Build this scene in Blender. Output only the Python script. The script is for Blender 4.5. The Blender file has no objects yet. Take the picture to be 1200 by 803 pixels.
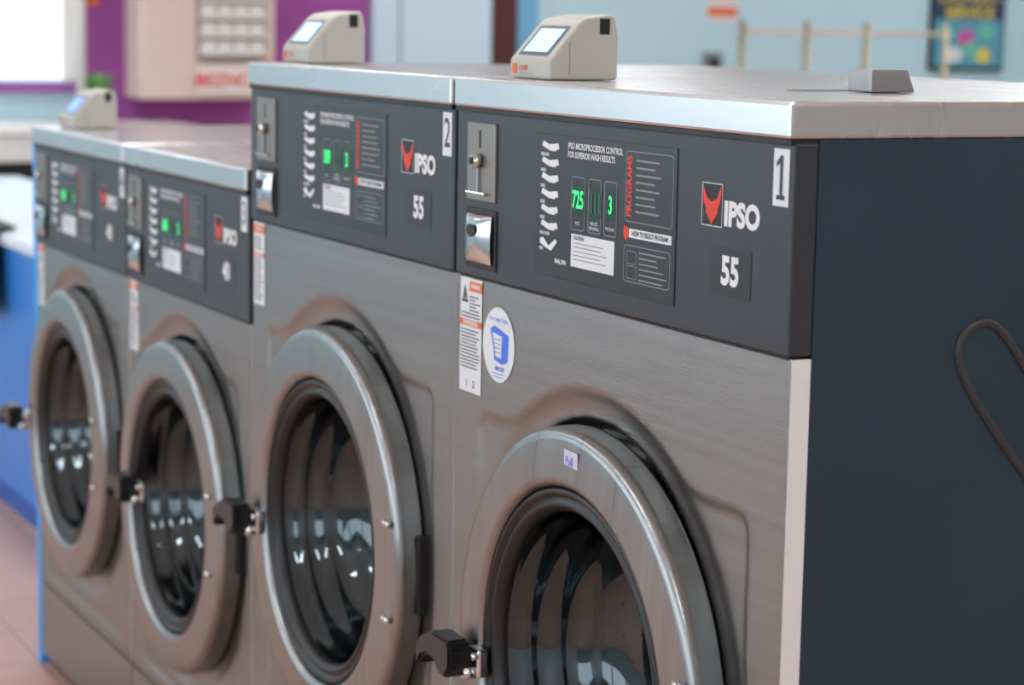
import bpy, bmesh, math, random
from mathutils import Vector, Matrix
random.seed(7)
Z0=1.47   # height of the large machines' lid underside above the floor
COL=bpy.context.scene.collection

# ------------------------------------------------------------------ materials
def mat(name,col,rough=.5,metal=0.,emit=None,es=0.,noise=0.,nscale=(8,8,8),bump=0.,bscale=(200,200,200),coat=0.,spec=None):
    m=bpy.data.materials.new(name);m.use_nodes=True
    n=m.node_tree.nodes;l=m.node_tree.links;b=n['Principled BSDF']
    b.inputs['Base Color'].default_value=(*col,1);b.inputs['Roughness'].default_value=rough;b.inputs['Metallic'].default_value=metal
    if spec is not None:b.inputs['Specular IOR Level'].default_value=spec
    if coat:b.inputs['Coat Weight'].default_value=coat;b.inputs['Coat Roughness'].default_value=.15
    if emit: b.inputs['Emission Color'].default_value=(*emit,1);b.inputs['Emission Strength'].default_value=es
    tc=n.new('ShaderNodeTexCoord')
    if noise:
        mp=n.new('ShaderNodeMapping');mp.inputs['Scale'].default_value=nscale;l.new(tc.outputs['Object'],mp.inputs[0])
        t=n.new('ShaderNodeTexNoise');t.inputs['Scale'].default_value=1;t.inputs['Detail'].default_value=5;l.new(mp.outputs[0],t.inputs[0])
        r=n.new('ShaderNodeMapRange');r.inputs['From Min'].default_value=.25;r.inputs['From Max'].default_value=.75
        r.inputs['To Min'].default_value=1-noise;r.inputs['To Max'].default_value=1+noise;l.new(t.outputs[0],r.inputs[0])
        v=n.new('ShaderNodeVectorMath');v.operation='SCALE';v.inputs[0].default_value=col;l.new(r.outputs[0],v.inputs['Scale']);l.new(v.outputs[0],b.inputs['Base Color'])
        r2=n.new('ShaderNodeMapRange');r2.inputs['From Min'].default_value=.25;r2.inputs['From Max'].default_value=.75
        r2.inputs['To Min'].default_value=max(.03,rough*(1-noise));r2.inputs['To Max'].default_value=rough*(1+noise);l.new(t.outputs[0],r2.inputs[0]);l.new(r2.outputs[0],b.inputs['Roughness'])
    if bump:
        mp=n.new('ShaderNodeMapping');mp.inputs['Scale'].default_value=bscale;l.new(tc.outputs['Object'],mp.inputs[0])
        t=n.new('ShaderNodeTexNoise');t.inputs['Scale'].default_value=1;t.inputs['Detail'].default_value=3;l.new(mp.outputs[0],t.inputs[0])
        bb=n.new('ShaderNodeBump');bb.inputs['Strength'].default_value=bump;bb.inputs['Distance'].default_value=.002;l.new(t.outputs[0],bb.inputs['Height']);l.new(bb.outputs[0],b.inputs['Normal'])
    return m
STEEL=mat('brushed_steel',(.295,.297,.292),.34,1,noise=.11,nscale=(1.3,1.3,80),bump=.16,bscale=(25,25,1000))
RING=mat('brushed_ring_steel',(.31,.312,.308),.30,1,noise=.12,nscale=(70,2,1.5),bump=.12,bscale=(600,30,30))
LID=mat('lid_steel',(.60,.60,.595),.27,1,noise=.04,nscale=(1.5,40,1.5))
FLANGE_LIT=mat('flange_steel',(.85,.85,.83),.45,.1)  # bright reflection on the right-hand flange put into a pale, paint-like colour
CHROME=mat('chrome',(.6,.6,.6),.15,1)
DARK=mat('panel_slate',(.042,.048,.057),.38,.35,noise=.05,nscale=(3,3,60))
SIDE=mat('side_slate',(.014,.040,.066),.42,.1,noise=.12,nscale=(5,5,5),bump=.05,bscale=(150,150,150))
DECAL=mat('overlay_black',(.014,.016,.019),.32)
BLACK=mat('black',(.006,.006,.006),.5)
RUBBER=mat('rubber',(.007,.007,.008),.38)
PLASTIC=mat('handle_plastic',(.010,.010,.011),.36)
WHITE=mat('white_print',(.8,.8,.8),.5)
GREY=mat('grey_print',(.26,.27,.28),.5)
LABEL=mat('label_white',(.74,.76,.78),.45)
RED=mat('red_print',(.75,.04,.02),.5)
ORANGE=mat('orange_print',(.75,.16,.04),.5)
BLUE=mat('blue_print',(.05,.18,.75),.5)
INK=mat('ink',(.05,.05,.06),.6)
LED=mat('led_green',(.02,.5,.12),.5,emit=(.03,1,.22),es=1.2)
LEDBG=mat('led_window',(.006,.030,.018),.2)
LEDDIM=mat('led_dim',(.01,.10,.05),.5)
COIN=mat('coin_plate',(.27,.25,.225),.42,.8)
BEIGE=mat('beige_plastic',(.52,.50,.44),.45,noise=.03)
SCR=mat('lcd',(.4,.6,.9),.3,emit=(.40,.66,1),es=.95)
SCR2=mat('lcd_blue',(.2,.4,.9),.3,emit=(.12,.22,1),es=1.0)
def glassmat():
    m=bpy.data.materials.new('door_glass');m.use_nodes=True;n=m.node_tree.nodes;l=m.node_tree.links
    n.remove(n['Principled BSDF']);o=[k for k in n if k.type=='OUTPUT_MATERIAL'][0]
    t=n.new('ShaderNodeBsdfTransparent');t.inputs[0].default_value=(.20,.24,.26,1)
    g=n.new('ShaderNodeBsdfGlossy');g.inputs['Roughness'].default_value=.05;g.inputs[0].default_value=(.60,.72,.78,1)
    f=n.new('ShaderNodeLayerWeight');f.inputs[0].default_value=.4
    a=n.new('ShaderNodeMapRange');a.inputs['To Min'].default_value=.08;a.inputs['To Max'].default_value=.95
    l.new(f.outputs['Fresnel'],a.inputs[0])
    x=n.new('ShaderNodeMixShader');l.new(a.outputs[0],x.inputs[0]);l.new(t.outputs[0],x.inputs[1]);l.new(g.outputs[0],x.inputs[2]);l.new(x.outputs[0],o.inputs[0])
    return m
GLASS=glassmat()
DRUM=mat('drum_steel',(.36,.39,.43),.42,1)

# ------------------------------------------------------------------ helpers
def link(o,parent=None):
    COL.objects.link(o)
    if parent: o.parent=parent
    return o
def empty(name,loc=(0,0,0)):
    o=bpy.data.objects.new(name,None);o.empty_display_size=.1;o.location=loc;COL.objects.link(o);return o
def mesh(name,v,f,m,parent=None,smooth=False,mi=None):
    me=bpy.data.meshes.new(name);me.from_pydata(v,[],f)
    for k in (m if isinstance(m,list) else [m]): me.materials.append(k)
    if mi:
        for p,i in zip(me.polygons,mi): p.material_index=i
    if smooth:
        for p in me.polygons: p.use_smooth=True
    me.update()
    return link(bpy.data.objects.new(name,me),parent)
def box(name,x0,x1,y0,y1,z0,z1,m,parent=None,bev=0,seg=2):
    bm=bmesh.new();bmesh.ops.create_cube(bm,size=1)
    for v in bm.verts:
        v.co=Vector((x0+(v.co.x+.5)*(x1-x0),y0+(v.co.y+.5)*(y1-y0),z0+(v.co.z+.5)*(z1-z0)))
    if bev:
        bmesh.ops.bevel(bm,geom=bm.edges[:],offset=bev,segments=seg,affect='EDGES',profile=.5)
    me=bpy.data.meshes.new(name);bm.to_mesh(me);bm.free();me.materials.append(m)
    return link(bpy.data.objects.new(name,me),parent)
def quads(name,L,y,m,parent):   # flat printed rectangles on a plane facing -Y
    v=[];f=[]
    for (x0,x1,z0,z1) in L:
        k=len(v);v+=[(x0,y,z0),(x1,y,z0),(x1,y,z1),(x0,y,z1)];f.append((k,k+1,k+2,k+3))
    return mesh(name,v,f,m,parent)
def poly(name,pts,y,m,parent):
    return mesh(name,[(a,y,b) for a,b in pts],[tuple(range(len(pts)))],m,parent)
def rr(x0,x1,z0,z1,r,n=5):
    o=[]
    for cx,cz,a0 in ((x1-r,z0+r,-90),(x1-r,z1-r,0),(x0+r,z1-r,90),(x0+r,z0+r,180)):
        for i in range(n+1):
            a=math.radians(a0+90*i/n);o.append((cx+r*math.cos(a),cz+r*math.sin(a)))
    return o
def frame(name,x0,x1,z0,z1,y,w,m,parent,r=.006):
    a=rr(x0,x1,z0,z1,r);b=rr(x0+w,x1-w,z0+w,z1-w,max(r-w,.0005));n=len(a)
    return mesh(name,[(p,y,q) for p,q in a]+[(p,y,q) for p,q in b],[(i,(i+1)%n,n+(i+1)%n,n+i) for i in range(n)],m,parent)
def text(name,s,x,z,size,m,parent,y,align='LEFT',bold=0,sx=1,rot=(90,0,0),loc=None):
    c=bpy.data.curves.new(name,'FONT');c.body=s;c.size=size;c.align_x=align;c.align_y='CENTER';c.offset=bold;c.resolution_u=3
    c.materials.append(m);o=bpy.data.objects.new(name,c);link(o,parent)
    o.location=loc or (x,y,z);o.rotation_euler=[math.radians(k) for k in rot];o.scale=(sx,1,1);return o
def lathe(name,cx,cz,prof,m,parent,n=96,mi=None,smooth=True):
    v=[];f=[];ids=[]
    for r,y in prof:
        for i in range(n):
            a=2*math.pi*i/n;v.append((cx+r*math.cos(a),y,cz+r*math.sin(a)))
    for j in range(len(prof)-1):
        for i in range(n):
            k=(i+1)%n;f.append((j*n+i,j*n+k,(j+1)*n+k,(j+1)*n+i));ids.append(mi[j] if mi else 0)
    o=mesh(name,v,f,m,parent,smooth,ids if mi else None)
    return o
def tube(name,pts,r,m,parent,cyclic=False):
    c=bpy.data.curves.new(name,'CURVE');c.dimensions='3D';c.bevel_depth=r;c.bevel_resolution=3;c.resolution_u=6
    s=c.splines.new('NURBS' if len(pts)>2 else 'POLY');s.points.add(len(pts)-1)
    for p,q in zip(s.points,pts): p.co=(*q,1)
    if len(pts)>2: s.order_u=3;s.use_endpoint_u=True
    s.use_cyclic_u=cyclic;c.materials.append(m)
    return link(bpy.data.objects.new(name,c),parent)
def cyl(name,a,b,r,m,parent=None,n=24,bev=0):
    a=Vector(a);b=Vector(b);d=b-a;bm=bmesh.new()
    bmesh.ops.create_cone(bm,cap_ends=True,segments=n,radius1=r,radius2=r,depth=d.length)
    if bev: bmesh.ops.bevel(bm,geom=[e for e in bm.edges if abs(e.verts[0].co.z-e.verts[1].co.z)<1e-5],offset=bev,segments=2,affect='EDGES')
    q=d.to_track_quat('Z','Y').to_matrix().to_4x4();bm.transform(Matrix.Translation((a+b)/2)@q)
    me=bpy.data.meshes.new(name);bm.to_mesh(me);bm.free();me.materials.append(m)
    for p in me.polygons: p.use_smooth=len(p.vertices)<5
    return link(bpy.data.objects.new(name,me),parent)
def prism(name,prof,x0,x1,m,parent,bev=.003):   # profile in (Y,Z) extruded along X
    n=len(prof);bm=bmesh.new()
    A=[bm.verts.new((x0,a,b)) for a,b in prof];B=[bm.verts.new((x1,a,b)) for a,b in prof]
    bm.faces.new(A);bm.faces.new(B[::-1])
    for i in range(n): bm.faces.new((A[i],B[i],B[(i+1)%n],A[(i+1)%n]))
    bmesh.ops.recalc_face_normals(bm,faces=bm.faces[:])
    if bev: bmesh.ops.bevel(bm,geom=bm.edges[:],offset=bev,segments=3,affect='EDGES',profile=.5)
    me=bpy.data.meshes.new(name);bm.to_mesh(me);bm.free();me.materials.append(m)
    return link(bpy.data.objects.new(name,me),parent)
def sst(a,b,x):
    t=min(1,max(0,(x-a)/(b-a)));return t*t*(3-2*t)

# ------------------------------------------------------------------ washer
def washer(xr,W,zt,num,cap,disp,RO,cz,stick_z,dcx,hdx,hdz):
    """xr: right edge X, zt: lid underside height, cz: door centre height relative to zt"""
    P=empty('washing_machine',(xr-W/2,.45,0));off=Vector(P.location)
    xl=xr-W
    kids=[]
    def add(o): kids.append(o);return o
    Z=lambda z:zt+z
    # carcass
    add(box('side_panel_right',xr-.004,xr,.026,.88,.03,Z(0),SIDE))
    add(box('side_panel_left',xl,xl+.004,.026,.88,.03,Z(0),SIDE))
    add(box('back_panel',xl+.004,xr-.004,.876,.88,.03,Z(0),SIDE))
    add(box('base_plinth',xl+.01,xr-.01,.02,.87,0,.04,BLACK))
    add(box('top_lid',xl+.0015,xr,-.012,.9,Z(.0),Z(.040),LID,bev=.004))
    add(box('lid_lip',xl+.004,xr-.003,-.009,.885,Z(-.006),Z(.0),BLACK))
    # control fascia
    add(box('control_fascia',xl+.001,xr,-.005,.026,Z(-.235),Z(-.004),DARK,bev=.003))
    # pressed steel front
    cx=xr-W/2+dcx; zb=-(zt-.215)
    hw=W/2-.072; xc=xr-W/2; ztop=cz+.295
    st=.0065;nx=int((W-.002)/st);z_hi=-.239;nz=int((z_hi-zb)/st)
    v=[];f=[]
    def depth(x,z):
        r=math.hypot(x-cx,z-cz);dc=RO+.048-r
        qx=abs(x-xc)-(hw-.03);qz=max(z-(ztop-.03),(zb+.05)-z)
        dr=-(math.hypot(max(qx,0),max(qz,0))+min(max(qx,qz),0)-.03)
        if qx<=0 and qz<=0: dr=.03-max(qx,qz)
        k=.03;h=max(0,min(1,.5+.5*(dc-dr)/k));d=dr*(1-h)+dc*h+k*h*(1-h)
        r2=math.hypot(x-(cx-.010),z-(cz+.022))
        y=.005*sst(0,.012,d)+.007*sst(0,.032,dc)+.045*sst(-.004,.008,RO-.020-r2)
        return y
    for j in range(nz+1):
        for i in range(nx+1):
            x=xl+.001+(W-.002)*i/nx;z=zb+(z_hi-zb)*j/nz;v.append((x,depth(x,z),Z(z)))
    for j in range(nz):
        for i in range(nx):
            x,_,z=v[j*(nx+1)+i]
            if math.hypot(x-cx,z-Z(cz))<.255: continue
            a=j*(nx+1)+i;f.append((a,a+1,a+nx+2,a+nx+1))
    add(mesh('front_panel',v,f,STEEL,None,True))
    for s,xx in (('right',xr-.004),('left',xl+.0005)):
        add(box('front_flange_'+s,xx,xx+.0035,.0005,.0255,Z(zb),Z(-.238),FLANGE_LIT if s=='right' else STEEL))
    add(box('front_flange_top',xl+.004,xr-.004,.001,.02,Z(-.240),Z(-.2365),BLACK))  # black strip painted in for the dark gap under the fascia
    add(box('kick_panel',xl+.001,xr,0,.02,.03,.209,STEEL,bev=.002))
    # door
    zc=Z(cz)
    prof=[(RO-.035,.016),(RO-.014,.013),(RO-.004,.010),(RO-.001,.006),(RO,.002),(RO,.001),(RO,-.020),(RO,-.021),(RO-.001,-.027),(RO-.004,-.032),(RO-.009,-.0355),(RO-.015,-.037),(RO-.016,-.0371),
          (.264,-.0415),(.263,-.0415),(.258,-.0405),(.253,-.037),(.250,-.032),(.249,-.026),(.249,-.020)]
    add(lathe('door_ring',cx,zc,prof,RING,None,128))
    add(lathe('door_gasket',cx,zc,[(.2485,-.012),(.2485,-.030),(.245,-.034),(.240,-.033),(.237,-.027),(.233,-.026),(.230,-.031),(.225,-.031),(.222,-.026),(.219,-.024),(.216,-.016),(.216,.012)],RUBBER,None,128))
    add(lathe('door_glass',cx,zc,[(.218,-.016),(.214,-.006),(.211,.004),(.205,.010),(.203,.022),(.198,.040),(.191,.046),(.188,.060),(.180,.080),(.172,.086),(.166,.100),(.150,.120),(.130,.132),(.10,.140),(.06,.145),(.001,.147)],GLASS,None,128))
    add(lathe('door_seat',cx,zc,[(.318,.075),(.30,.050),(.27,.045),(.25,.05),(.25,.13),(.27,.15)],RUBBER,None))
    # drum with pressed ribs
    vv=[];ff=[];N=144
    pr=[(.232,.15),(.235,.155),(.30,.165),(.31,.2),(.31,.28),(.304,.29),(.304,.30),(.31,.31),(.31,.4),(.304,.41),(.304,.42),(.31,.43),(.31,.5),(.31,.60),(.295,.63),(.27,.64),(.26,.635),(.20,.64),(.19,.63),(.12,.635),(.11,.625),(.001,.62)]
    for r,y in pr:
        for i in range(N):
            a=2*math.pi*i/N
            vv.append((cx+r*math.cos(a),y,zc+r*math.sin(a)))
    for j in range(len(pr)-1):
        for i in range(N):
            k=(i+1)%N;ff.append((j*N+i,j*N+k,(j+1)*N+k,(j+1)*N+i))
    add(mesh('drum',vv,ff,DRUM,None,True))
    for k in range(3):
        a=math.radians(80+120*k);ca,sa=math.cos(a),math.sin(a);B=[]
        for yy_ in (.19,.61):
            for rr0,tt in ((.309,-.05),(.285,-.02),(.262,-.006),(.262,.006),(.285,.02),(.309,.05)):
                B.append((cx+rr0*ca-tt*sa,yy_,zc+rr0*sa+tt*ca))
        add(mesh('drum_baffle',B,[(i,i+1,i+7,i+6) for i in range(5)]+[(0,1,2,3,4,5),(11,10,9,8,7,6)],DRUM,None))
    # perforations on the drum wall
    vv=[];ff=[]
    for yy_ in (.22,.25,.34,.37,.46,.49,.55,.58):
        for i in range(40):
            a=2*math.pi*(i+.5*((yy_*100)%2>1))/40;r=.3085;ca,sa=math.cos(a),math.sin(a);k=len(vv);w=.003
            for t in range(6):
                u=w*math.cos(t*math.pi/3);q=w*math.sin(t*math.pi/3);vv.append((cx+r*ca-u*sa,yy_+q,zc+r*sa+u*ca))
            ff.append(tuple(range(k,k+6)))
    add(mesh('drum_perforations',vv,ff,BLACK,None))
    bx=.268+(.018-dcx) if W>.8 else .275
    for dz in (.078,-.07):
        add(cyl('hinge_bolt',(cx+bx+.006,-.047,zc+dz),(cx+bx+.006,-.037,zc+dz),.0055,CHROME,n=12,bev=.0015))
        add(cyl('hinge_bolt_small',(cx+bx-.008,-.046,zc+dz),(cx+bx-.008,-.037,zc+dz),.0042,CHROME,n=12,bev=.001))
    add(box('door_hinge',cx+RO-.008,cx+RO+.006,-.004,.02,zc-.062,zc+.062,BLACK,bev=.004))
    # handle: steel bracket + black lever
    hz=zc-.042+hdz;hx=cx-RO+.072+hdx
    add(box('handle_bracket',hx-.020,hx+.014,-.052,-.036,hz-.022,hz+.018,CHROME,bev=.004))
    add(cyl('handle_pivot',(hx-.008,-.066,hz-.018),(hx-.008,-.045,hz-.018),.009,CHROME,bev=.002))
    add(cyl('handle_bolt',(hx+.006,-.060,hz+.008),(hx+.006,-.045,hz+.008),.0055,CHROME,n=6,bev=.001))
    hp=[(.006,.018),(-.0,.028),(-.055,.030),(-.085,.017),(-.106,.006),(-.110,-.004),(-.108,-.027),(-.1,-.032),(-.09,-.016),(-.07,-.007),(-.045,-.012),(-.026,-.027),(-.01,-.027),(.006,-.008)]
    bm=bmesh.new();A=[bm.verts.new((hx-.012+a,-.088,hz+b)) for a,b in hp];B=[bm.verts.new((hx-.012+a,-.054,hz+b)) for a,b in hp]
    bm.faces.new(A);bm.faces.new(B[::-1])
    for i in range(len(hp)): bm.faces.new((A[i],B[i],B[(i+1)%len(hp)],A[(i+1)%len(hp)]))
    bmesh.ops.recalc_face_normals(bm,faces=bm.faces[:]);bmesh.ops.bevel(bm,geom=bm.edges[:],offset=.004,segments=2,affect='EDGES')
    me=bpy.data.meshes.new('door_handle');bm.to_mesh(me);bm.free();me.materials.append(PLASTIC);add(link(bpy.data.objects.new('door_handle',me)))
    # ---- fascia graphics (offsets from right edge)
    y=-.0056;X=lambda a:xr+a
    add(box('overlay',X(-.613),X(-.245),-.0065,-.004,Z(-.209),Z(-.024),DECAL,bev=.001)); y2=-.0069
    add(text('overlay_title','IPSO MICROPROCESSOR CONTROL\nFOR SUPERIOR WASH RESULTS',X(-.521),Z(-.042),.0110,WHITE,None,y2,bold=.00025,sx=.82))
    for i in range(7):
        z=-.042-.0205*i
        p=[(-.594,z+.002),(-.590,z+.0085),(-.572,z+.0045),(-.548,z+.007),(-.545,z-.0005),(-.552,z-.0015),(-.556,z-.004),(-.572,z-.0035),(-.590,z+.001)]
        if i==6: p=[(-.595,z+.004),(-.586,z+.006),(-.570,z-.004),(-.552,z+.006),(-.546,z+.003),(-.563,z-.010),(-.582,z-.006),(-.595,z-.002)]
        add(poly('cycle_mark',[(X(a),Z(b)) for a,b in p],y2,WHITE,None))
        add(text('cycle_name',('PREWASH','WASH','RINSE','RINSE','RINSE','FINAL RINSE','SPIN')[i],X(-.596),Z(z-.009),.0062,WHITE,None,y2,sx=.8,bold=.0002))
    add(text('cycle_name_final','FINAL SPIN',X(-.552),Z(-.187),.008,WHITE,None,y2,bold=.0003,sx=.8))
    for i,(a,b) in enumerate(((-.508,-.471),(-.462,-.428),(-.420,-.387))):
        add(box('display_window',X(a+.002),X(b-.002),-.0072,-.006,Z(-.123),Z(-.083),LEDBG))
        add(frame('display_frame',X(a),X(b),Z(-.142),Z(-.074),-.0075,.0011,GREY,None,.005))
        if disp[i]: add(text('display_digits',disp[i],X((a+b)/2),Z(-.104),.031,LED,None,-.0078,'CENTER',bold=.0006,sx=.66))
        else: add(quads('display_segments',[(X(a+.007+.010*k),X(a+.012+.010*k),Z(-.117),Z(-.091)) for k in range(3)],-.0078,LEDDIM,None))
        add(text('display_caption',('PRICE','MINUTES\nREMAINING','PROGRAM')[i],X((a+b)/2),Z(-.133),.0062,WHITE,None,-.0078,'CENTER',sx=.8))
    add(quads('instruction_label',[(X(-.507),X(-.392),Z(-.189),Z(-.147))],y2,LABEL,None))
    add(text('instruction_heading','CAUTION:',X(-.500),Z(-.152),.0065,INK,None,y2-.0003,sx=.9,bold=.0002))
    add(quads('instruction_text',[(X(-.5),X(-.5+random.uniform(.07,.1)),Z(-.159-.0052*i),Z(-.1578-.0052*i)) for i in range(5)],y2-.0003,GREY,None))
    add(frame('program_frame',X(-.367),X(-.252),Z(-.119),Z(-.033),y2,.0011,GREY,None,.006))
    add(text('program_heading','PROGRAMS',X(-.357),Z(-.076),.0175,RED,None,y2,'CENTER',bold=.0005,sx=.82,rot=(90,-90,0)))
    L=[]
    for i in range(8):
        z=-.044-.0088*i;L.append((X(-.342),X(-.342+random.uniform(.045,.075)),Z(z-.0011),Z(z+.0011)))
    add(quads('program_list',L,y2,GREY,None))
    add(quads('select_bar',[(X(-.356),X(-.253),Z(-.138),Z(-.127))],y2,LABEL,None))
    add(text('select_text','HOW TO SELECT PROGRAM',X(-.348),Z(-.1325),.0085,INK,None,y2-.0003,bold=.0002,sx=.8))
    add(poly('select_marker',[(X(-.369),Z(-.124)),(X(-.357),Z(-.126)),(X(-.357),Z(-.137)),(X(-.363),Z(-.143)),(X(-.369),Z(-.135))],y2-.0002,RED,None))
    add(frame('select_frame',X(-.368),X(-.255),Z(-.192),Z(-.147),y2,.0011,GREY,None,.006))
    add(frame('select_keypad',X(-.36),X(-.336),Z(-.17),Z(-.154),y2,.0008,GREY,None,.001))
    add(frame('select_keypad_lower',X(-.36),X(-.336),Z(-.188),Z(-.172),y2,.0008,GREY,None,.001))
    add(quads('select_list',[(X(-.33),X(-.33+random.uniform(.04,.07)),Z(-.1553-.0066*i),Z(-.1535-.0066*i)) for i in range(6)],y2,GREY,None))
    # logo
    add(quads('logo_square',[(X(-.187),X(-.144),Z(-.106),Z(-.059))],y,BLACK,None))
    add(frame('logo_border',X(-.188),X(-.143),Z(-.107),Z(-.058),y-.0003,.0009,WHITE,None,.001))
    hp=[(-.186,.001),(-.181,-.006),(-.176,-.014),(-.1655,-.018),(-.155,-.014),(-.150,-.006),(-.145,.001),(-.147,-.018),(-.153,-.026),(-.152,-.030),(-.1655,-.044),(-.179,-.030),(-.178,-.026),(-.184,-.018)]
    add(poly('logo_head',[(X(a),Z(b-.061)) for a,b in hp][::-1],y-.0006,RED,None))
    add(text('logo_text','IPSO',X(-.140),Z(-.0915),.037,WHITE,None,y,bold=.0018,sx=1.0))
    add(quads('capacity_plate',[(X(-.166),X(-.079),Z(-.183),Z(-.128))],y,DECAL,None))
    add(text('capacity_text',cap,X(-.1225),Z(-.156),.044,WHITE,None,y-.0004,'CENTER',bold=.0018,sx=.88))
    add(quads('number_sticker',[(X(-.040),X(-.009),Z(-.073),Z(-.011))],y,LABEL,None))
    if num=='1':   # drawn numeral with flag and foot
        add(poly('number_text',[(X(a),Z(b)) for a,b in ((-.033,-.066),(-.016,-.066),(-.016,-.061),(-.021,-.061),(-.021,-.018),(-.026,-.018),(-.034,-.026),(-.034,-.031),(-.027,-.027),(-.027,-.061),(-.033,-.061))],y-.0004,DECAL,None))
    else: add(text('number_text',num,X(-.0245),Z(-.042),.060,DECAL,None,y-.0004,'CENTER',bold=.0004,sx=.75))
    # coin mechanism
    cl=xl+(.042 if W>.8 else .022);XX=lambda a:cl+a
    add(box('coin_plate',XX(0),XX(.09),-.009,0,Z(-.128),Z(-.020),COIN,bev=.002))
    add(box('coin_slot',XX(.04),XX(.045),-.0096,-.006,Z(-.055),Z(-.03),BLACK))
    add(cyl('coin_knob',(XX(.043),-.022,Z(-.072)),(XX(.043),-.008,Z(-.072)),.010,CHROME,bev=.003))
    add(cyl('coin_knob_core',(XX(.043),-.024,Z(-.072)),(XX(.043),-.02,Z(-.072)),.005,BLACK))
    add(box('coin_rod',XX(.041),XX(.045),-.013,-.009,Z(-.117),Z(-.08),CHROME))
    add(box('coin_return_lever',XX(.01),XX(.07),-.016,-.009,Z(-.119),Z(-.115),CHROME,bev=.001))
    add(box('coin_return_frame',XX(-.003),XX(.094),-.008,0,Z(-.222),Z(-.138),BLACK,bev=.002))
    v=[];f=[];n=14
    for i in range(n+1):
        a=math.pi*i/n
        for j in range(9):
            b=j/8;v.append((XX(.006)+.08*b,-.0095-.010*math.sin(a)*math.sin(math.pi*(.1+.8*b)),Z(-.180)-.034*math.cos(a)))
    for i in range(n):
        for j in range(8):
            k=i*9+j;f.append((k,k+1,k+10,k+9))
    add(mesh('coin_return_cup',v,f,CHROME,None,True))
    c=[(XX(.040)+.014*math.cos(t*math.pi/10),Z(-.168)+.009*math.sin(t*math.pi/10)) for t in range(20)]
    add(poly('coin_return_opening',c,-.0205,BLACK,None))
    # warning sticker
    sx0,sx1=(xl+.011,xl+.082) if num=='1' else (xl+.006,xl+.062)
    sb,stp=stick_z;yy=-.0008
    add(quads('warning_sticker',[(sx0,sx1,Z(sb),Z(stp))],yy,LABEL,None))
    hgt=stp-sb
    add(quads('warning_bars',[(sx0+.03*(num=='1'),sx1,Z(stp-.018),Z(stp-.004)),(sx0,sx1,Z(stp-.42*hgt),Z(stp-.36*hgt))],yy-.0004,ORANGE,None))
    add(text('warning_word','WARNING',(sx0+sx1)/2,Z(stp-.39*hgt),.011,WHITE,None,yy-.0008,'CENTER',bold=.0003,sx=.85))
    add(text('warning_word_top','WARNING',(sx0+.03*(num=='1')+sx1)/2,Z(stp-.011),.0085,WHITE,None,yy-.0008,'CENTER',bold=.0003,sx=.7))
    L=[]
    z=stp-.026
    while z>sb+.008:
        if not(stp-.44*hgt<z<stp-.34*hgt) and not (z<sb+.034 and num=='1'):
            L.append((sx0+.004+(.026 if (num=='1' and z>stp-.3*hgt) else 0),sx1-.004-random.uniform(0,.018),Z(z-.0009),Z(z+.0009)))
        z-=.0048
    add(quads('warning_text',L,yy-.0004,INK,None))
    if num=='1':
        tr=[(.004,-.035),(.026,-.035),(.015,-.010)]
        add(mesh('warning_triangle',[(sx0+a,yy-.0004,Z(stp+b)) for a,b in tr]+[(sx0+.015+(a-.015)*.6,yy-.0004,Z(stp-.0265+(b+.0265)*.6)) for a,b in tr],[(0,1,4,3),(1,2,5,4),(2,0,3,5)],INK,None))
        add(poly('warning_flame',[(sx0+.012,Z(stp-.031)),(sx0+.018,Z(stp-.031)),(sx0+.0175,Z(stp-.024)),(sx0+.015,Z(stp-.019)),(sx0+.0125,Z(stp-.025))],yy-.0004,INK,None))
        add(text('warning_arrows','1    2',(sx0+sx1)/2,Z(sb+.012),.014,INK,None,yy-.0005,'CENTER',bold=.0003))
        c=[(xr-.727+.05*math.cos(t*math.pi/24),Z(-.322)+.052*math.sin(t*math.pi/24)) for t in range(48)]
        add(poly('round_sticker',c,yy,LABEL,None))
        q=lambda a,b:(xr-.727+a,Z(-.322)+b)
        add(poly('sticker_cup',[q(-.026,.020),q(-.012,.026),q(.032,.016),q(.030,-.020),q(.014,-.026),q(-.012,-.022),q(-.016,-.004)],yy-.0004,BLUE,None))
        add(poly('sticker_cup_face',[q(-.018,.016),q(.012,.013),q(.010,-.018),q(-.008,-.016),q(-.012,.000)],yy-.0007,LABEL,None))
        add(quads('sticker_lines',[(xr-.740,xr-.718,Z(-.333+.006*k),Z(-.3318+.006*k)) for k in range(4)],yy-.0009,BLUE,None))
        add(text('sticker_arc_text','Free Soap Today',xr-.727,Z(-.287),.0085,BLUE,None,yy-.0006,'CENTER'))
        add(text('sticker_text','100 CUP',xr-.722,Z(-.355),.008,BLUE,None,yy-.0006,'CENTER',bold=.0003))
        add(quads('sticker_small_text',[(xr-.748+.004*k,xr-.708-.004*k,Z(-.3625-.0045*k),Z(-.3615-.0045*k)) for k in range(2)],yy-.0006,BLUE,None))
        o=box('price_tag',-.018,.018,-.0006,.0,-.014,.014,mat('tag_lilac',(.60,.58,.74),.5));o.location=(cx+.012,-.0392,zc+.288);add(o)
        add(text('price_tag_text','Pull',cx-.002,zc+.288,.016,mat('tag_ink',(.2,.15,.6),.5),None,-.0402,bold=.0002,sx=.9))
        # raised tube standing in for a pressed loop outline on the side
        pts=[(.47,-.58),(.38,-.45),(.30,-.36),(.235,-.28),(.218,-.238),(.232,-.212),(.264,-.204),(.290,-.226),(.33,-.28),(.42,-.39),(.50,-.49),(.53,-.55),(.52,-.60)]
        add(tube('side_grip_loop',[(xr-.0005,a,Z(b)) for a,b in pts],.0055,mat('grip_grey',(.034,.036,.040),.45),None,True))
    for k in kids:
        k.parent=P;k.matrix_parent_inverse=Matrix.Translation(-off)
    return P
W1=.864;g=.008;W3=.762
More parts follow.
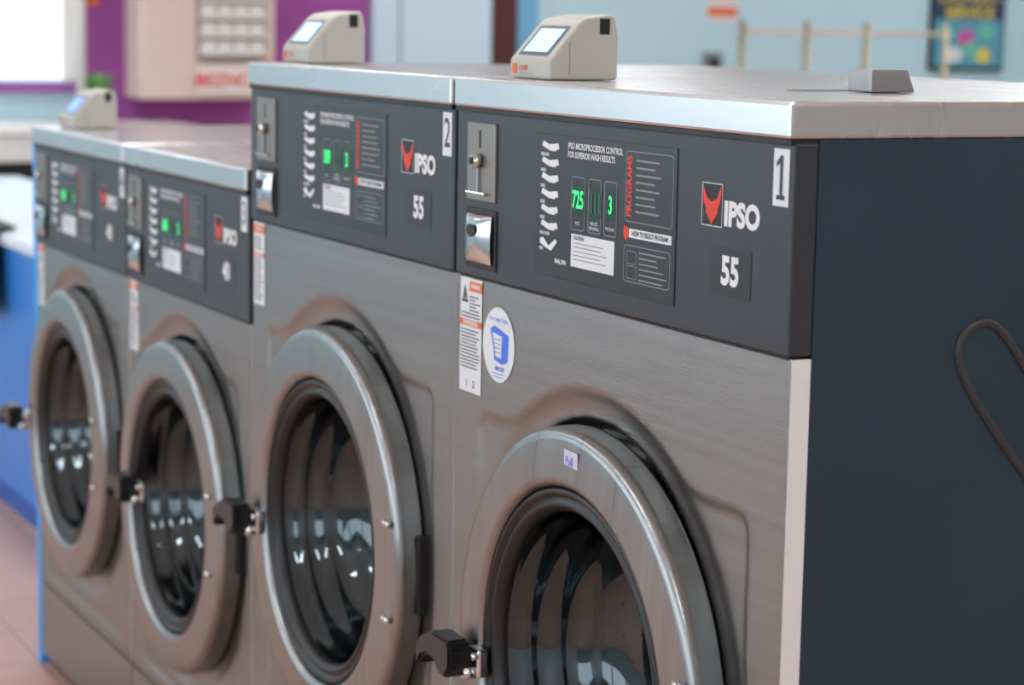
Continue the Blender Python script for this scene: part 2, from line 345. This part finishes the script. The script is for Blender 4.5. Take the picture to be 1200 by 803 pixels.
XR=[0,-W1-g,-2*W1-2*g,-2*W1-3*g-W3]
Z3=Z0-.189
washer(XR[0],W1,Z0,'1','55',('725','','3'),.327,-.716,(-.402,-.240),-.012,.018,.006)
washer(XR[1],W1,Z0,'2','55',('189','','3'),.334,-.710,(-.385,-.240),-.020,.004,.006)
washer(XR[2],W3,Z3,'3','40',('600','','3'),.328,-.650,(-.385,-.240),-.018,.125,.050)
washer(XR[3],W3,Z3,'4','40',('600','','3'),.328,-.641,(-.385,-.240),-.030,-.03,.030)

# ------------------------------------------------------------------ card readers
def reader(x,y,z,scr):
    P=empty('card_reader',(x,y,z));k=[]
    prof=[(0,0),(0,.026),(.046,.078),(.056,.084),(.094,.090),(.101,.086),(.106,.06),(.106,0)]
    k.append(prism('reader_body',prof,0,.122,BEIGE,None,.004))
    k.append(box('reader_base',.004,.118,.004,.102,-.0,.006,GREY))
    d=Vector((0,.046,.052)).normalized();n=Vector((0,-.052,.046)).normalized()
    def sl(name,x0,x1,a,b,h,m):
        o=Vector((0,0,.026))+n*h
        return mesh(name,[tuple(o+Vector((x0,0,0))+d*a),tuple(o+Vector((x1,0,0))+d*a),tuple(o+Vector((x1,0,0))+d*b),tuple(o+Vector((x0,0,0))+d*b)],[(0,1,2,3)],m)
    k.append(sl('screen_bezel',.016,.106,.008,.062,.0006,mat('bezel',(.10,.11,.12),.3)))
    k.append(sl('screen',.024,.098,.014,.056,.0012,scr))
    k.append(quads('brand_mark',[(.008,.024,.006,.020)],-.0006,ORANGE,None))
    k.append(text('reader_text','CARD',.030,.0145,.010,ORANGE,None,-.0006,bold=.0003))
    k.append(text('reader_text_small','INSERT CARD HERE',.030,.0065,.005,GREY,None,-.0006))
    k.append(box('card_slot',.1155,.1228,.076,.092,.062,.084,BLACK,bev=.001))
    k.append(box('side_seam',.1205,.1224,.030,.0313,.006,.052,GREY))
    for o in k: o.parent=P
reader(-.832,.06,Z0+.041,SCR)
reader(-1.712,.045,Z0+.041,SCR)
reader(-3.236,.045,Z3+.041,SCR2)
# metal card clips lying on the lids
def clip(x,y,z):
    P=empty('metal_bracket',(x,y,z))
    st=mat('clip_steel',(.36,.36,.36),.4,.9)
    a=prism('bracket_wedge',[(0,0),(.0,.028),(.054,.028),(.066,0)],0,.05,st,None,.002);a.parent=P
    b=box('bracket_plate',.0,.004,-.09,.0,0,.0015,st);b.parent=P
clip(-.315,.275,Z0+.041)
clip(-2.07,.268,Z3+.041)

# ------------------------------------------------------------------ room
FLOOR=mat('floor_tile',(.52,.30,.20),.45)
n=FLOOR.node_tree.nodes;l=FLOOR.node_tree.links
tc=n.new('ShaderNodeTexCoord');bk=n.new('ShaderNodeTexBrick');bk.offset=0;bk.inputs['Scale'].default_value=1
bk.inputs['Brick Width'].default_value=.3;bk.inputs['Row Height'].default_value=.3;bk.inputs['Mortar Size'].default_value=.004
bk.inputs['Color1'].default_value=(.66,.38,.28,1);bk.inputs['Color2'].default_value=(.60,.35,.26,1);bk.inputs['Mortar'].default_value=(.36,.24,.18,1)
l.new(tc.outputs['Object'],bk.inputs[0]);l.new(bk.outputs[0],n['Principled BSDF'].inputs['Base Color'])
LBLUE=mat('wall_light_blue',(.50,.72,.80),.6,noise=.04,nscale=(1,1,1))
PURPLE=mat('paint_purple',(.34,.07,.34),.5)
VBLUE=mat('paint_blue',(.03,.22,.68),.4)
CEIL=mat('ceiling_white',(.8,.8,.78),.8)
CREAM=mat('cream',(.72,.57,.48),.5)
PALE=mat('door_pale_blue',(.58,.75,.88),.5)
MAROON=mat('maroon_frame',(.08,.018,.014),.4)
XF,XN,YF,YB,H=-8.5,4.5,-4.6,8.2,3.1
box('floor',XF,XN,YF,YB,-.1,0,FLOOR)
box('ceiling',XF,XN,YF,YB,H,H+.1,CEIL)
box('wall_left',XF-.12,XF,YF,YB,0,H,LBLUE)
box('wall_back',XF,XN,YB,YB+.12,0,H,LBLUE)
box('wall_right',XN,XN+.12,YF,YB,0,H,mat('wall_pale',(.75,.78,.8),.6))
# storefront wall; glowing windows added out of view to light the steel fronts
wf=box('wall_front',XF,XN,YF-.12,YF,0,.9,LBLUE)
wf2=box('wall_front_top',XF,XN,YF-.12,YF,2.5,H,LBLUE)
WIN_GLOW=mat('window_daylight',(.8,.85,.9),.3,emit=(.78,.90,1),es=2.6)
FR=mat('window_frame',(.5,.5,.5),.4,.6)
for i in range(5):
    a=XF+i*2.6
    P=empty('window_%d'%(i+1),(a+1.3,YF-.06,1.7))
    for o in (box('pane',a-a-1.22,1.22,-.01,.01,-.74,.74,WIN_GLOW),box('mullion_left',-1.3,-1.2,-.05,.05,-.8,.8,FR),box('mullion_right',1.2,1.3,-.05,.05,-.8,.8,FR),box('sill',-1.2,1.2,-.05,.05,-.8,-.74,FR),box('head',-1.2,1.2,-.05,.05,.74,.8,FR)): o.parent=P
# ceiling lights
TUBE=mat('tube_light',(1,1,1),.5,emit=(.94,.97,1),es=20)
for i,(x,y) in enumerate([(x,y) for x in (-7,-4.2,-1.4,1.6) for y in (-2.6,.6,3.6,6.4)]):
    P=empty('ceiling_light',(x,y,H))
    for o in (box('housing',-.62,.62,-.17,.17,-.06,-.002,LABEL,bev=.005),box('diffuser',-.58,.58,-.14,.14,-.075,-.0605,TUBE)): o.parent=P

# ------------------------------------------------------------------ far wall furniture  (x = XF plane)
def onwall(name,y0,y1,z0,z1,m,t=.02,parent=None): return box(name,XF,XF+t,y0,y1,Z0+z0,Z0+z1,m,parent)
# purple painted section
onwall('trim_1',1.50,2.99,-1.46,1.6,PURPLE,.015)
onwall('trim_2',-1.0,1.50,-.255,-.215,PURPLE,.05)
# bright window on the far wall
P=empty('window_6',(XF+.02,0,Z0+.4))
for o in (box('pane',0,.02,-1,1.46,-.6,1.0,mat('window_far',(.85,.9,.92),.3,emit=(.76,.9,1),es=.75)),box('frame_side',0,.05,1.42,1.49,-.6,1.0,mat('frame_white',(.8,.8,.76),.4)),box('head',0,.05,-1,1.46,1.0,1.06,FR)): o.parent=P
# pale doors
P=empty('door_1',(XF,3.35,0))
for o in (box('leaf_left',.016,.05,-.35,-.21,0,2.6,PALE),box('leaf_right',.016,.06,-.20,.30,0,2.6,PALE),box('gap',.001,.02,-.36,.31,0,2.6,mat('gap_grey',(.3,.4,.48),.6))): o.parent=P
onwall('trim_3',3.66,3.80,-1.47,1.6,MAROON,.06)
onwall('trim_4',3.80,3.93,-1.47,1.6,mat('sky_blue_trim',(.16,.45,.68),.5),.04)
# vending dispenser
P=empty('soap_vending_machine',(XF+.16,2.06,Z0+.24))
WH=mat('vend_white',(.8,.78,.74),.4)
ks=[box('cabinet',-.145,.14,-.33,.33,-.52,.6,CREAM,bev=.01),box('window_recess',.135,.150,-.06,.28,-.34,.55,mat('vend_grey',(.30,.25,.22),.5)),
    box('name_plate',.14,.152,-.06,.28,-.49,-.37,WH)]
for r in range(6):
    z=-.30+.085*r
    ks.append(box('shelf',.15,.175,-.05,.27,z-.010,z+.010,WH))
    for c in range(4): ks.append(box('soap_box',.15,.170,-.045+.08*c,.023+.08*c,z+.012,z+.055,WH))
ks.append(text('name_plate_text','BEZNOR',0,0,.085,RED,None,0,'CENTER',bold=.0018,rot=(90,0,90),loc=(.155,.095,-.43)))
for o in ks:o.parent=P
# poster
P=empty('service_poster',(XF+.02,6.69,Z0+.25))
ks=[box('frame',-.015,.01,-.26,.26,-.37,.6,BLACK,bev=.004),box('sheet',.010,.014,-.24,.24,-.35,.58,mat('poster_teal',(.10,.34,.46),.5))]
YE=mat('poster_yellow',(.75,.6,.08),.5);TE=mat('poster_green',(.15,.55,.4),.5);MG=mat('poster_magenta',(.6,.1,.35),.5)
ks.append(box('header',.014,.016,-.24,.24,-.08,.58,mat('poster_navy',(.03,.05,.10),.5)))
ks.append(text('poster_text','DROP OFF\nLAUNDRY\nSERVICE',0,0,.095,YE,None,0,'CENTER',bold=.002,rot=(90,0,90),loc=(.018,0,.05)))
for i,(a,b,m) in enumerate(((-.17,-.16,TE),(-.02,-.18,MG),(.12,-.15,TE),(.1,-.28,YE),(-.1,-.28,LABEL),(.02,-.25,TE))):
    n2=16;vv=[(.017+.0004*i,a+.06*math.cos(t*2*math.pi/n2),b+.045*math.sin(t*2*math.pi/n2)) for t in range(n2)]
    ks.append(mesh('poster_picture',vv,[tuple(range(n2))],m))
for o in ks:o.parent=P
# small notice
P=empty('wall_notice',(XF+.004,5.06,Z0+.33))
for o in (box('sheet',0,.004,-.1,.1,-.20,.2,LABEL),box('band',.004,.006,-.09,.09,-.17,-.12,ORANGE),box('band_top',.004,.006,-.09,.09,-.08,.12,mat('notice_orange',(.9,.5,.3),.5))): o.parent=P
P=empty('thermostat',(XF+.0,5.0,Z0-.1))
for o in (box('cover',0,.03,-.06,.06,-.07,.07,mat('steel_grey',(.25,.28,.3),.5),bev=.006),box('dial',.03,.034,-.03,.03,-.02,.04,BLACK)): o.parent=P
# garment rail
BR=mat('rail_brass',(.42,.36,.24),.35,.7)
P=empty('garment_rack',(-7.8,5.4,0));ks=[]
for y in (4.76,5.15,5.52,6.03):
    ks.append(cyl('post',(0,y-5.4,.0),(0,y-5.4,Z0+.14),.018,BR)); ks.append(cyl('foot',(-.12,y-5.4,.012),(.12,y-5.4,.012),.012,BR))
ks.append(cyl('rail',(0,4.74-5.4,Z0+.085),(0,6.06-5.4,Z0+.085),.012,CREAM));ks.append(cyl('rail_low',(0,4.74-5.4,Z0-.35),(0,6.06-5.4,Z0-.35),.014,CREAM))
for o in ks:o.parent=P
# blue folding counter behind the row end
P=empty('folding_counter',(-5.6,.67,0))
CT=mat('counter_top',(.70,.80,.88),.6)
for o in (box('front',-1.98,2.25,-.32,.30,.0,.85,VBLUE),box('top',-2.0,2.26,-.335,.33,.85,.885,CT,bev=.005),box('toe_strip',-1.98,2.25,-.325,-.32,.0,.06,mat('toe_blue',(.02,.10,.4),.5))): o.parent=P
P=empty('storage_cabinet',(-8.1,1.0,0))
for o in (box('body',-.38,.3,-.9,.9,.0,.86,BLACK),box('upper_drawer',-.38,.32,-.9,.9,.93,1.05,WH,bev=.005),box('shadow_gap',-.38,.3,-.88,.88,.86,.93,BLACK),box('top',-.39,.34,-.92,.92,1.05,1.08,WH,bev=.004)): o.parent=P
# blue end board beside last machine
box('end_board',-3.318,-3.283,.0,.86,0,Z3+.0,mat('board_blue',(.02,.34,.85),.4),bev=.002)
# wall pipe
P=empty('wall_pipe',(XF+.2,1.47,0))
for o in (cyl('pipe',(0,0,1.08),(0,0,H),.022,mat('pipe_white',(.75,.75,.72),.4)),cyl('pipe_sleeve',(0,.055,1.62),(0,.055,H),.03,ORANGE)): o.parent=P
# plant on cabinet
P=empty('potted_plant',(-7.95,1.46,1.08));LF=mat('leaf',(.10,.30,.06),.5)
ks=[lathe('pot',0,0,[(.001,0),(.035,0),(.05,.09),(.053,.09),(.045,.08),(.001,.08)],mat('pot_clay',(.5,.25,.12),.6),None,24)]
for v in ks[0].data.vertices: v.co=Vector((v.co.x,v.co.z,v.co.y))
vv=[];ff=[]
for i in range(46):
    a=random.uniform(0,6.28);r=random.uniform(.05,.11);h=random.uniform(.12,.24);w=.016
    d=Vector((math.cos(a),math.sin(a),0));s=Vector((-d.y,d.x,0))*w;k=len(vv)
    vv+=[tuple(Vector((0,0,.08))),tuple(d*r*.6+s+Vector((0,0,h))),tuple(d*r+Vector((0,0,h-.02))),tuple(d*r*.6-s+Vector((0,0,h)))];ff.append((k,k+1,k+2,k+3))
ks.append(mesh('leaves',vv,ff,LF))
for o in ks:o.parent=P
# cloth draped over the counter edge
v=[];f=[];prof=[(.40,.896),(.38,.895),(.35,.895),(.322,.888),(.312,.86),(.308,.8),(.304,.70),(.306,.62)]
for i in range(25):
    x=-5.75+.62*i/24
    for j,(yy,zz) in enumerate(prof):
        v.append((x+.012*j,yy-(.012*math.sin(i*1.3+j*.2) if j>3 else 0)-.006,zz+.003+.004*math.sin(i*1.7)))
for i in range(24):
    for j in range(7):
        a=i*8+j;f.append((a,a+1,a+9,a+8))
o=mesh('draped_jacket',v,f,mat('cloth_olive',(.05,.07,.06),.9),None,True)
sm=o.modifiers.new('s','SOLIDIFY');sm.thickness=.008;sm.offset=0

# ------------------------------------------------------------------ world + camera
w=bpy.data.worlds.new('w');bpy.context.scene.world=w;w.use_nodes=True
w.node_tree.nodes['Background'].inputs[0].default_value=(.8,.88,1,1);w.node_tree.nodes['Background'].inputs[1].default_value=.6
yaw,pit,rol=.4558,.1434,.0186
F=Vector((-math.cos(yaw)*math.cos(pit),math.sin(yaw)*math.cos(pit),-math.sin(pit)))
R=F.cross(Vector((0,0,1))).normalized();U=R.cross(F)
R,U=math.cos(rol)*R+math.sin(rol)*U,math.cos(rol)*U-math.sin(rol)*R
cam=bpy.data.cameras.new('camera');co=bpy.data.objects.new('camera',cam);COL.objects.link(co)
M=Matrix((R,U,-F)).transposed().to_4x4();M.translation=Vector((2.0095,-1.3217,.1207+Z0));co.matrix_world=M
cam.sensor_width=36;cam.lens=36*2618.6/1200;cam.clip_start=.05
cam.dof.use_dof=True;cam.dof.focus_distance=2.72;cam.dof.aperture_fstop=4.8
bpy.context.scene.camera=co
bpy.context.scene.view_settings.view_transform='Standard'
